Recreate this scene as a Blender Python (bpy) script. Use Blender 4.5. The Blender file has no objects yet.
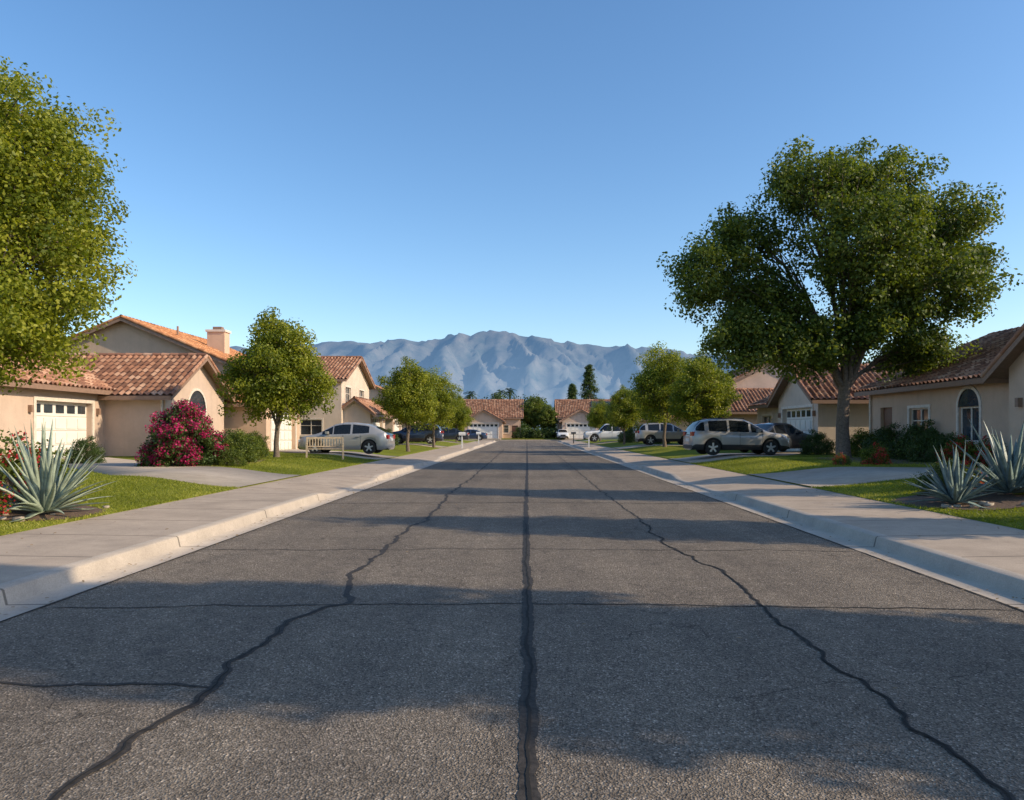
import bpy, math, random
import numpy as np
from mathutils import Vector, noise as mnoise
R = random.Random(7)
scene = bpy.context.scene
COL = scene.collection

# ------------------------------------------------------------------ helpers
def link(o, parent=None):
    COL.objects.link(o)
    if parent is not None:
        o.parent = parent
    return o

def empty(name, loc=(0, 0, 0), rotz=0.0, scale=1.0):
    e = bpy.data.objects.new(name, None)
    e.location = loc
    e.rotation_euler = (0, 0, rotz)
    e.scale = (scale, scale, scale)
    e.empty_display_size = 0.3
    COL.objects.link(e)
    return e

def np_mesh(name, V, F, mat, fattr=None, smooth=False):
    V = np.asarray(V, dtype=np.float32); F = np.asarray(F, dtype=np.int32)
    n = F.shape[1]
    me = bpy.data.meshes.new(name)
    me.vertices.add(len(V)); me.vertices.foreach_set('co', V.ravel())
    me.loops.add(F.size); me.loops.foreach_set('vertex_index', F.ravel())
    me.polygons.add(len(F))
    me.polygons.foreach_set('loop_start', np.arange(0, F.size, n, dtype=np.int32))
    me.polygons.foreach_set('loop_total', np.full(len(F), n, dtype=np.int32))
    if smooth:
        me.polygons.foreach_set('use_smooth', np.ones(len(F), dtype=bool))
    me.update(calc_edges=True)
    if fattr is not None:
        a = me.attributes.new('tv', 'FLOAT', 'FACE')
        a.data.foreach_set('value', np.asarray(fattr, dtype=np.float32))
    me.materials.append(mat)
    return me

class Acc:
    def __init__(s):
        s.v = []; s.f = []; s.m = []
    def poly(s, pts, m=0):
        i = len(s.v)
        s.v += [tuple(p) for p in pts]
        s.f.append(tuple(range(i, i + len(pts)))); s.m.append(m)
    def box(s, o, a, b, c, m=0):
        o = Vector(o); a = Vector(a); b = Vector(b); c = Vector(c)
        if a.cross(b).dot(c) < 0:
            a, b = b, a
        i = len(s.v)
        for p in (o, o+a, o+a+b, o+b, o+c, o+a+c, o+a+b+c, o+b+c):
            s.v.append(tuple(p))
        for q in ((3,2,1,0),(4,5,6,7),(0,1,5,4),(1,2,6,5),(2,3,7,6),(3,0,4,7)):
            s.f.append(tuple(i+k for k in q)); s.m.append(m)
    def abox(s, x0, x1, y0, y1, z0, z1, m=0):
        s.box((x0, y0, z0), (x1-x0, 0, 0), (0, y1-y0, 0), (0, 0, z1-z0), m)
    def tube(s, pts, rad, sides=6, m=0, cap=False):
        rings = []
        n = len(pts)
        P = [Vector(p) for p in pts]
        for k in range(n):
            d = (P[min(k+1, n-1)] - P[max(k-1, 0)])
            if d.length < 1e-6: d = Vector((0, 0, 1))
            d.normalize()
            a = d.cross(Vector((0.31, 0.95, 0.05)))
            if a.length < 1e-3: a = d.cross(Vector((1, 0, 0)))
            a.normalize(); b = d.cross(a)
            i = len(s.v)
            for t in range(sides):
                an = 2*math.pi*t/sides
                s.v.append(tuple(P[k] + (a*math.cos(an) + b*math.sin(an))*rad[k]))
            rings.append(i)
        for k in range(n-1):
            for t in range(sides):
                u = (t+1) % sides
                s.f.append((rings[k]+t, rings[k]+u, rings[k+1]+u, rings[k+1]+t)); s.m.append(m)
        if cap:
            s.f.append(tuple(rings[-1]+t for t in range(sides))); s.m.append(m)
            s.f.append(tuple(rings[0]+t for t in reversed(range(sides)))); s.m.append(m)
    def obj(s, name, mats, parent=None, smooth=False, bevel=0):
        me = bpy.data.meshes.new(name)
        me.from_pydata(s.v, [], s.f)
        if not isinstance(mats, (list, tuple)): mats = [mats]
        for m in mats: me.materials.append(m)
        me.polygons.foreach_set('material_index', s.m)
        if smooth: me.polygons.foreach_set('use_smooth', [True]*len(s.f))
        me.update()
        o = bpy.data.objects.new(name, me)
        link(o, parent)
        if bevel:
            b = o.modifiers.new('bevel', 'BEVEL'); b.width = bevel; b.segments = 2; b.limit_method = 'ANGLE'
        return o

# ------------------------------------------------------------------ materials
def newmat(name):
    m = bpy.data.materials.new(name); m.use_nodes = True
    nt = m.node_tree
    return m, nt, nt.nodes['Principled BSDF']
def N(nt, t, **kw):
    n = nt.nodes.new(t)
    for k, v in kw.items():
        if k in n.inputs: n.inputs[k].default_value = v
        else: setattr(n, k, v)
    return n
def ramp(nt, src, stops):
    r = nt.nodes.new('ShaderNodeValToRGB')
    e = r.color_ramp.elements
    while len(e) < len(stops): e.new(0.5)
    for i, (p, c) in enumerate(stops):
        e[i].position = p; e[i].color = (*c, 1) if len(c) == 3 else c
    nt.links.new(src, r.inputs[0])
    return r.outputs[0]
def mixc(nt, fac, a, b, mode='MIX'):
    m = nt.nodes.new('ShaderNodeMix'); m.data_type = 'RGBA'; m.blend_type = mode
    for s, i in ((fac, 0), (a, 6), (b, 7)):
        if hasattr(s, 'is_linked'): nt.links.new(s, m.inputs[i])
        elif isinstance(s, (int, float)): m.inputs[i].default_value = s
        else: m.inputs[i].default_value = (*s, 1)
    return m.outputs[2]
def noise(nt, scale, detail=4, rough=0.6, vec=None, dist=0):
    n = N(nt, 'ShaderNodeTexNoise', Scale=scale, Detail=detail, Roughness=rough, Distortion=dist)
    nt.links.new(vec or coord(nt), n.inputs['Vector'])
    return n.outputs['Fac']
def coord(nt):
    for n in nt.nodes:
        if n.bl_idname == 'ShaderNodeTexCoord': return n.outputs['Object']
    return nt.nodes.new('ShaderNodeTexCoord').outputs['Object']
def mapping(nt, scale=(1, 1, 1)):
    m = nt.nodes.new('ShaderNodeMapping'); m.inputs['Scale'].default_value = scale
    nt.links.new(coord(nt), m.inputs['Vector'])
    return m.outputs[0]
def bump(nt, b, h, strength=0.3, dist=0.01):
    n = N(nt, 'ShaderNodeBump', Strength=strength, Distance=dist)
    nt.links.new(h, n.inputs['Height']); nt.links.new(n.outputs[0], b.inputs['Normal'])
    return n

def simple(name, c, rough=0.7, metal=0.0, var=0.15, scale=8, bmp=0.0, bscale=60, coat=0):
    m, nt, b = newmat(name)
    c2 = tuple(x*(1-var) for x in c); c3 = tuple(min(1, x*(1+var)) for x in c)
    nt.links.new(ramp(nt, noise(nt, scale), [(0.3, c2), (0.7, c3)]), b.inputs['Base Color'])
    b.inputs['Roughness'].default_value = rough; b.inputs['Metallic'].default_value = metal
    b.inputs['Coat Weight'].default_value = coat
    if bmp: bump(nt, b, noise(nt, bscale, 3), bmp, 0.01)
    return m

def stucco(name, c):
    m, nt, b = newmat(name)
    col = ramp(nt, noise(nt, 1.1, 5, 0.65), [(0.25, tuple(x*0.84 for x in c)), (0.75, tuple(x*1.08 for x in c))])
    st = noise(nt, 1.0, 5, 0.7, mapping(nt, (2.5, 2.5, 0.25)))
    col = mixc(nt, ramp(nt, st, [(0.5, (0, 0, 0)), (0.85, (0.35, 0.35, 0.35))]), col, tuple(x*0.55 for x in c))
    nt.links.new(col, b.inputs['Base Color']); b.inputs['Roughness'].default_value = 0.92
    bump(nt, b, noise(nt, 35, 4), 0.5, 0.012)
    return m
ST_BEIGE = stucco('stucco_beige', (0.56, 0.42, 0.33))
ST_TAN = stucco('stucco_tan', (0.60, 0.42, 0.30))
ST_CREAM = stucco('stucco_cream', (0.62, 0.50, 0.40))
ST_PINK = stucco('stucco_rose', (0.58, 0.42, 0.34))
TRIM = simple('painted_trim', (0.68, 0.59, 0.50), 0.6)
TRIMB = simple('brown_fascia', (0.26, 0.16, 0.11), 0.6)
GARD = simple('garage_paint', (0.76, 0.72, 0.65), 0.5, var=0.05, scale=2)
DOORW = simple('door_wood', (0.16, 0.07, 0.035), 0.5)
GLASS = simple('window_glass', (0.03, 0.04, 0.05), 0.06, var=0.5, scale=1.5)
GLASS.node_tree.nodes['Principled BSDF'].inputs['Specular IOR Level'].default_value = 0.9

def tile_mat(name, cs):
    m, nt, b = newmat(name)
    a = N(nt, 'ShaderNodeAttribute', attribute_name='tv')
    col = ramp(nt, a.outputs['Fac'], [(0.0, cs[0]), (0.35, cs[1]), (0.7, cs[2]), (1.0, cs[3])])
    col = mixc(nt, ramp(nt, noise(nt, 0.8, 5, 0.7), [(0.45, (0, 0, 0)), (0.75, (0.45, 0.45, 0.45))]), col, (0.12, 0.075, 0.055))
    nt.links.new(col, b.inputs['Base Color']); b.inputs['Roughness'].default_value = 0.85
    bump(nt, b, noise(nt, 50, 3), 0.3, 0.008)
    return m
TILE_BR = tile_mat('terracotta_brown', [(0.17, 0.075, 0.045), (0.31, 0.14, 0.08), (0.42, 0.21, 0.125), (0.54, 0.33, 0.22)])
TILE_OR = tile_mat('terracotta_orange', [(0.30, 0.12, 0.05), (0.43, 0.18, 0.075), (0.54, 0.24, 0.10), (0.58, 0.31, 0.16)])

def leafmat(name, d, mid, l, trans=0.35):
    m, nt, b = newmat(name)
    a = N(nt, 'ShaderNodeAttribute', attribute_name='tv')
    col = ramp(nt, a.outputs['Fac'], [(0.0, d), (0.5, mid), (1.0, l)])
    nt.links.new(col, b.inputs['Base Color'])
    b.inputs['Roughness'].default_value = 0.5; b.inputs['Specular IOR Level'].default_value = 0.3
    tr = N(nt, 'ShaderNodeBsdfTranslucent')
    nt.links.new(mixc(nt, 1.0, col, (1.5, 1.5, 0.6), 'MULTIPLY'), tr.inputs['Color'])
    mx = N(nt, 'ShaderNodeMixShader'); mx.inputs[0].default_value = trans
    nt.links.new(b.outputs[0], mx.inputs[1]); nt.links.new(tr.outputs[0], mx.inputs[2])
    nt.links.new(mx.outputs[0], nt.nodes['Material Output'].inputs['Surface'])
    return m
LEAF_Y = leafmat('foliage_yellow_green', (0.07, 0.10, 0.010), (0.175, 0.205, 0.018), (0.33, 0.33, 0.035), .4)
LEAF_G = leafmat('foliage_green', (0.040, 0.068, 0.014), (0.095, 0.130, 0.020), (0.21, 0.235, 0.035), .38)
LEAF_D = leafmat('foliage_dark', (0.03, 0.052, 0.013), (0.055, 0.09, 0.02), (0.10, 0.14, 0.035), 0.25)
FLOWER_M = leafmat('bougainvillea_bracts', (0.24, 0.008, 0.055), (0.45, 0.016, 0.12), (0.62, 0.04, 0.20))
FLOWER_R = leafmat('red_petals', (0.35, 0.015, 0.02), (0.5, 0.03, 0.04), (0.65, 0.07, 0.09))
GRASSB = leafmat('grass_blades', (0.13, 0.155, 0.016), (0.225, 0.25, 0.026), (0.40, 0.38, 0.08), 0.42)
BARK = simple('bark', (0.16, 0.12, 0.09), 0.95, var=0.4, scale=14, bmp=0.8, bscale=30)
AGAVE = simple('agave_leaf', (0.27, 0.32, 0.24), 0.5, var=0.35, scale=9)
AGAVE2 = simple('agave_leaf_blue', (0.15, 0.205, 0.20), 0.5, var=0.35, scale=9)
SOIL = simple('mulch', (0.12, 0.075, 0.05), 0.95, var=0.5, scale=30, bmp=1.0, bscale=50)
ROCK = simple('garden_rock', (0.34, 0.28, 0.22), 0.9, var=0.3, scale=6, bmp=0.5, bscale=20)
LITTER = simple('dry_leaves', (0.22, 0.14, 0.06), 0.9, var=0.5, scale=20)

# asphalt
def asphalt():
    m, nt, b = newmat('asphalt')
    vo = N(nt, 'ShaderNodeTexVoronoi', Scale=95.0); nt.links.new(coord(nt), vo.inputs['Vector'])
    agg = ramp(nt, vo.outputs['Color'], [(0.05, (0.085, 0.070, 0.056)), (0.5, (0.195, 0.162, 0.130)), (0.8, (0.285, 0.239, 0.194)), (0.97, (0.56, 0.48, 0.40))])
    big = noise(nt, 0.35, 6, 0.65)
    col = mixc(nt, 1.0, agg, ramp(nt, big, [(0.3, (0.74, 0.73, 0.72)), (0.7, (1.14, 1.12, 1.08))]), 'MULTIPLY')
    med = noise(nt, 5, 6, 0.75)
    col = mixc(nt, 1.0, col, ramp(nt, med, [(0.3, (0.78, 0.78, 0.78)), (0.7, (1.14, 1.14, 1.14))]), 'MULTIPLY')
    stv = noise(nt, 1.0, 5, 0.6, mapping(nt, (1.6, 0.05, 1)))
    col = mixc(nt, 1.0, col, ramp(nt, stv, [(0.3, (0.78, 0.78, 0.79)), (0.7, (1.12, 1.11, 1.08))]), 'MULTIPLY')
    # oil drips and scuffs
    sp = noise(nt, 1.7, 3, 0.5)
    col = mixc(nt, ramp(nt, sp, [(0.66, (0, 0, 0)), (0.74, (0.45, 0.45, 0.45))]), col, (0.07, 0.06, 0.052))
    # hairline crazing
    v2 = N(nt, 'ShaderNodeTexVoronoi', Scale=0.6, feature='DISTANCE_TO_EDGE')
    mp = nt.nodes.new('ShaderNodeVectorMath'); mp.operation = 'ADD'
    nn = N(nt, 'ShaderNodeTexNoise', Scale=3.0, Detail=6.0); nt.links.new(coord(nt), nn.inputs['Vector'])
    sc = nt.nodes.new('ShaderNodeVectorMath'); sc.operation = 'SCALE'; sc.inputs['Scale'].default_value = 0.45
    nt.links.new(nn.outputs['Color'], sc.inputs[0])
    nt.links.new(coord(nt), mp.inputs[0]); nt.links.new(sc.outputs[0], mp.inputs[1]); nt.links.new(mp.outputs[0], v2.inputs['Vector'])
    cr = ramp(nt, v2.outputs['Distance'], [(0.0, (0.42, 0.42, 0.42)), (0.006, (1, 1, 1))])
    col = mixc(nt, ramp(nt, noise(nt, 0.25, 3), [(0.42, (0, 0, 0)), (0.55, (1, 1, 1))]), col, mixc(nt, 1.0, col, cr, 'MULTIPLY'))
    nt.links.new(col, b.inputs['Base Color'])
    b.inputs['Roughness'].default_value = 0.88; b.inputs['Specular IOR Level'].default_value = 0.2
    bump(nt, b, vo.outputs['Distance'], 0.8, 0.010)
    return m
ASPH = asphalt()
def concrete(name, c, joints=None):
    m, nt, b = newmat(name)
    col = ramp(nt, noise(nt, 1.3, 6, 0.7), [(0.25, tuple(x*0.72 for x in c)), (0.75, tuple(x*1.1 for x in c))])
    col = mixc(nt, 1.0, col, ramp(nt, noise(nt, 70, 3), [(0.3, (0.85, 0.85, 0.85)), (0.7, (1.1, 1.1, 1.1))]), 'MULTIPLY')
    col = mixc(nt, ramp(nt, noise(nt, 4, 6, .75), [(0.55, (0, 0, 0)), (0.8, (0.5, 0.5, 0.5))]), col, tuple(x*.45 for x in c))
    if joints:
        sx = nt.nodes.new('ShaderNodeSeparateXYZ'); nt.links.new(coord(nt), sx.inputs[0])
        md = nt.nodes.new('ShaderNodeMath'); md.operation = 'PINGPONG'; md.inputs[1].default_value = joints/2
        nt.links.new(sx.outputs['Y'], md.inputs[0])
        j = ramp(nt, md.outputs[0], [(0.0, (0.35, 0.35, 0.35)), (0.012, (0.4, 0.4, 0.4)), (0.02, (1, 1, 1))])
        col = mixc(nt, 1.0, col, j, 'MULTIPLY')
    nt.links.new(col, b.inputs['Base Color']); b.inputs['Roughness'].default_value = 0.9
    b.inputs['Specular IOR Level'].default_value = 0.25
    bump(nt, b, noise(nt, 90, 3), 0.25, 0.006)
    return m
CONC = concrete('concrete_sidewalk', (0.46, 0.365, 0.28), 1.6)
CONCK = concrete('concrete_kerb', (0.50, 0.42, 0.34), 3.2)
CONCD = concrete('concrete_driveway', (0.48, 0.40, 0.32))
def tarmat():
    m, nt, b = newmat('crack_sealant')
    nt.links.new(ramp(nt, noise(nt, 25, 5), [(0.3, (0.024, 0.021, 0.018)), (0.7, (0.07, 0.059, 0.05))]), b.inputs['Base Color'])
    b.inputs['Roughness'].default_value = 0.75
    b.inputs['Specular IOR Level'].default_value = 0.2
    bump(nt, b, noise(nt, 60, 3), 0.4, 0.006)
    return m
TAR = tarmat()
CRK = simple('open_crack', (0.008, 0.007, 0.006), 0.95)
def lawnmat():
    m, nt, b = newmat('lawn')
    col = ramp(nt, noise(nt, 0.6, 6, 0.7), [(0.25, (0.12, 0.145, 0.016)), (0.55, (0.185, 0.205, 0.022)), (0.8, (0.31, 0.275, 0.06))])
    col = mixc(nt, 1.0, col, ramp(nt, noise(nt, 45, 4), [(0.3, (0.6, 0.6, 0.6)), (0.7, (1.25, 1.25, 1.25))]), 'MULTIPLY')
    nt.links.new(col, b.inputs['Base Color']); b.inputs['Roughness'].default_value = 0.95
    b.inputs['Specular IOR Level'].default_value = 0.1
    bump(nt, b, noise(nt, 60, 4), 0.7, 0.03)
    return m
LAWN = lawnmat()
GROUND = simple('dry_ground', (0.16, 0.13, 0.07), 1.0, var=0.35, scale=0.05)
def mountmat():
    m, nt, b = newmat('hazy_mountain')
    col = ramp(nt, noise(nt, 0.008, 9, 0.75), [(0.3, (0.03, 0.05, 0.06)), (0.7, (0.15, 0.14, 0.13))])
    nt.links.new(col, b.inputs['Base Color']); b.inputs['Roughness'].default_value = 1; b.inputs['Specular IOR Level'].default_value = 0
    # distance haze painted in as blue emission, paler towards the valley floor
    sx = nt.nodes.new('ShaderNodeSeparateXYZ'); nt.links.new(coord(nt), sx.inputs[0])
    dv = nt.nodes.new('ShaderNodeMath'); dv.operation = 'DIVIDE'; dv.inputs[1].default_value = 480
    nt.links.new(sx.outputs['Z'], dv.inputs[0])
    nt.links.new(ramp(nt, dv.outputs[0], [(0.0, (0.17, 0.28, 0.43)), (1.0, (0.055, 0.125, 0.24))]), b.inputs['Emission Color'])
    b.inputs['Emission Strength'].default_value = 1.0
    return m
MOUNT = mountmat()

# ------------------------------------------------------------------ terrain
DL = [(17.2, 21.9), (33.8, 38.4), (58.5, 63), (78, 82), (96, 100)]
DR = [(17.4, 22.4), (30.4, 34.9), (54, 58.5), (74, 78), (93, 97)]
def lower(side, y):
    d = 0
    for a, b in (DL if side < 0 else DR):
        if a-0.9 < y < b+0.9:
            t = min(1, (y-(a-0.9))/0.9, ((b+0.9)-y)/0.9)
            d = max(d, t)
    return d
def sm(t):
    t = max(0, min(1, t)); return t*t*(3-2*t)
def Hl(ax):
    return 0.165 + 0.245*sm((ax-6.7)/2.8)
YEND = 106.0
def strip(name, side, prof, mat, y0=-30, y1=YEND, step=0.3, parent=None):
    ys = np.arange(y0, y1+1e-6, step)
    V = []; n = len(prof)
    for y in ys:
        lo = lower(side, y)
        for (x, zf) in prof:
            V.append((side*x, y, zf(lo)))
    F = []
    for i in range(len(ys)-1):
        for j in range(n-1):
            a = i*n+j
            q = (a, a+1, a+n+1, a+n)
            F.append(q if side > 0 else q[::-1])
    o = bpy.data.objects.new(name, np_mesh(name, V, F, mat)); link(o, parent); return o

g = Acc(); g.poly([(-6000, -600, -0.06), (6000, -600, -0.06), (6000, 9000, -0.06), (-6000, 9000, -0.06)])
g.obj('ground', GROUND)
rd = Acc()
rd.poly([(-4.15, -30, 0), (4.15, -30, 0), (4.15, YEND, 0), (-4.15, YEND, 0)])
rd.poly([(-90, YEND, 0), (90, YEND, 0), (90, YEND+9, 0), (-90, YEND+9, 0)])
rd.obj('road', ASPH)
for s in (-1, 1):
    K = lambda lo: 0.135-0.105*lo
    strip('kerb', s, [(4.15, lambda lo: 0.002), (4.5, lambda lo: -0.004), (4.53, lambda lo, K=K: K(lo)-0.015), (4.55, K), (4.70, lambda lo, K=K: K(lo)+0.003)], CONCK)
    strip('sidewalk', s, [(4.70, lambda lo, K=K: K(lo)+0.003), (5.5, lambda lo: 0.15-0.03*lo), (6.7, lambda lo: 0.165)], CONC)
    xs = [6.7, 6.72]+list(np.linspace(7.1, 9.5, 8))+[12, 20, 60]
    strip('lawn', s, [(x, (lambda z: (lambda lo: z))(Hl(x)+(0.0 if x < 6.71 else 0.02))) for x in xs], LAWN, step=1.0)
fe = Acc(); fe.abox(-90, 90, YEND+9, YEND+9.2, -0.05, 0.13); fe.obj('kerb', CONCK)
fs = Acc(); fs.abox(-90, 90, YEND+9.2, YEND+11, -0.05, 0.14); fs.obj('sidewalk', CONC)
fl = Acc(); fl.abox(-90, 90, YEND+11, YEND+60, -0.05, 0.3); fl.obj('lawn', LAWN)

def driveway(side, pts):
    V = []; F = []
    xs = np.linspace(6.68, pts[-1][0], 24)
    px = [p[0] for p in pts]
    for x in xs:
        a = np.interp(x, px, [p[1] for p in pts]); b = np.interp(x, px, [p[2] for p in pts])
        z = Hl(x)+0.034
        V += [(side*x, a, z-0.05), (side*x, a, z), (side*x, b, z), (side*x, b, z-0.05)]
    for i in range(len(xs)-1):
        for j in range(3):
            q = (i*4+j, (i+1)*4+j, (i+1)*4+j+1, i*4+j+1)
            F.append(q if side > 0 else q[::-1])
    link(bpy.data.objects.new('driveway', np_mesh('driveway', V, F, CONCD)))
DRV = {-1: [], 1: []}
def dw(side, pts): DRV[side].append(pts); driveway(side, pts)
dw(-1, [(6.7, 17.2, 21.9), (10, 17.8, 22.2), (18, 26.8, 31)])
dw(-1, [(6.7, 33.8, 38.4), (9.5, 34.2, 38.6), (13.5, 38.9, 43.2)])
dw(-1, [(6.7, 58.5, 63), (12.2, 58.5, 63)])
dw(-1, [(6.7, 78, 82), (14, 78, 82)])
dw(-1, [(6.7, 96, 100), (14, 96, 100)])
dw(1, [(6.7, 17.4, 22.4), (14, 16.6, 21.0)])
dw(1, [(6.7, 30.4, 34.9), (10.5, 31.2, 35.5), (14, 36.2, 40.4)])
dw(1, [(6.7, 54, 58.5), (14, 54, 58.5)])
dw(1, [(6.7, 74, 78), (14, 74, 78)])
dw(1, [(6.7, 93, 97), (14, 93, 97)])
def on_drive(side, ax, y, m=0.0):
    for pts in DRV[side]:
        px = [p[0] for p in pts]
        if ax <= px[-1]+m:
            a = np.interp(ax, px, [p[1] for p in pts]); b = np.interp(ax, px, [p[2] for p in pts])
            if a-m < y < b+m: return True
    return False

# ---- cracks
def crackline(name, pts, w, z, mat, seed, jit=0.012, step=0.045, wvar=0.7, parent=None, ws=None, pseed=None):
    r = random.Random(seed); ps = seed if pseed is None else pseed
    P = [Vector((p[0], p[1], 0)) for p in pts]
    fine = []
    for a, b in zip(P[:-1], P[1:]):
        st = step*max(1, (a.y/8))
        n = max(1, int((b-a).length/st))
        for k in range(n): fine.append(a.lerp(b, k/n))
    fine.append(P[-1])
    V = []; F = []
    for i, p in enumerate(fine):
        d = fine[min(i+1, len(fine)-1)]-fine[max(i-1, 0)]
        d.normalize(); nrm = Vector((-d.y, d.x, 0))
        key = (p.y if abs(d.y) > .5 else p.x)
        off = mnoise.noise(Vector((ps*7.3, key*1.6, 0)))*jit*6 + mnoise.noise(Vector((ps*3.3, key*5.5, 0)))*jit*2.6 + mnoise.noise(Vector((ps*2.3, key*15, 0)))*jit*1.1
        ww = w*(1+wvar*mnoise.noise(Vector((seed, key*2.2, 5))) + 0.4*mnoise.noise(Vector((seed, key*11, 9)))+ r.uniform(-0.14, 0.14))
        if i < 3 or i > len(fine)-4: ww *= 0.5
        c = p + nrm*off
        V += [tuple(c+nrm*ww*0.5+Vector((0, 0, z))), tuple(c-nrm*ww*0.5+Vector((0, 0, z)))]
    for i in range(len(fine)-1):
        F.append((2*i, 2*i+1, 2*i+3, 2*i+2))
    o = bpy.data.objects.new(name, np_mesh(name, V, F, mat)); link(o, parent)
crk = empty('road_cracks')
Lc = [(-2.02, 2.2), (-1.96, 3.01), (-1.93, 3.6), (-1.81, 4.29), (-1.86, 4.74), (-1.83, 5.72), (-1.76, 6.3), (-1.60, 6.42), (-1.84, 7.7), (-1.78, 8.95), (-1.86, 10.7), (-1.67, 12.8), (-1.85, 17), (-1.75, 25), (-1.85, 60)]
Rc = [(2.02, 2.2), (1.99, 3.05), (1.94, 3.84), (2.02, 4.46), (1.96, 5.31), (2.04, 6.77), (2.08, 7.99), (1.82, 9.7), (1.92, 12.5), (1.84, 18.8), (1.88, 28), (1.85, 60)]
Cc = [(0.0, 2.0), (0.01, 6), (-0.02, 12), (0.01, 30), (0, 105)]
crackline('sealed_crack', Cc, 0.085, 0.004, TAR, 1, 0.004, parent=crk, wvar=.4)
crackline('sealed_crack', Lc, 0.055, 0.004, TAR, 2, 0.015, parent=crk)
crackline('sealed_crack', Rc, 0.032, 0.004, TAR, 3, 0.015, parent=crk)
crackline('open_crack', Cc[:3], 0.015, 0.008, CRK, 41, 0.006, wvar=1.0, parent=crk, pseed=1)
crackline('open_crack', Rc[:9], 0.013, 0.008, CRK, 43, 0.015, wvar=1.0, parent=crk, pseed=3)
crackline('open_crack', Lc[:8], 0.008, 0.008, CRK, 44, 0.015, wvar=1.0, parent=crk, pseed=2)
crackline('sealed_crack', [(-4.1, 4.45), (-3.0, 4.38), (-1.83, 4.35)], 0.030, 0.0045, TAR, 5, .012, parent=crk)
crackline('sealed_crack', [(-4.1, 6.25), (-1.7, 6.4), (0, 6.42), (2.0, 6.33), (4.1, 6.2)], 0.022, 0.005, TAR, 6, .012, parent=crk)
crackline('sealed_crack', [(-4.1, 9.3), (0, 9.4), (4.1, 9.2)], 0.020, 0.005, TAR, 8, parent=crk)
crackline('sealed_crack', [(-4.1, 15.3), (0, 15.5), (4.1, 15.2)], 0.04, 0.005, TAR, 9, parent=crk)
for k, y in enumerate((24, 33, 47)):
    crackline('sealed_crack', [(-4.1, y), (0, y+.2), (4.1, y-.1)], 0.06, 0.005, TAR, 20+k, parent=crk)
crackline('sealed_crack', [(-4.12, 2), (-4.12, 60)], 0.02, 0.005, CRK, 30, 0.003, parent=crk)
crackline('sealed_crack', [(4.12, 2), (4.12, 60)], 0.02, 0.005, CRK, 31, 0.003, parent=crk)

# ------------------------------------------------------------------ foliage
def leaves(rs, C, bri, per, sig, L, W, zf=0.8):
    n = len(C)*per
    off = rs.normal(0, 1, (n, 3))
    # keep leaves on their sprays: pull the far tail in
    ln_ = np.linalg.norm(off, axis=1)[:, None]; off = off*np.minimum(1, 1.9/ln_)
    sg = np.repeat(rs.uniform(.75, 1.25, len(C)), per)[:, None]*sig
    c = np.repeat(C, per, axis=0) + off*sg*np.array([1, 1, zf])
    nr = off*0.6 + rs.normal(0, .7, (n, 3)) + np.array([0, 0, .45])
    nr /= np.linalg.norm(nr, axis=1)[:, None]+1e-9
    a = np.cross(nr, rs.normal(0, 1, (n, 3))); a /= np.linalg.norm(a, axis=1)[:, None]+1e-9
    b = np.cross(nr, a)
    s = rs.uniform(0.6, 1.25, (n, 1))
    a = a*L*0.5*s; b = b*W*0.5*s
    V = np.stack([c-a, c+b-a*0.15, c+a, c-b-a*0.15], axis=1).reshape(-1, 3)
    F = np.arange(n*4).reshape(-1, 4)
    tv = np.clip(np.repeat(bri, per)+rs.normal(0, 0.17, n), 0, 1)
    return V, F, tv

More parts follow.
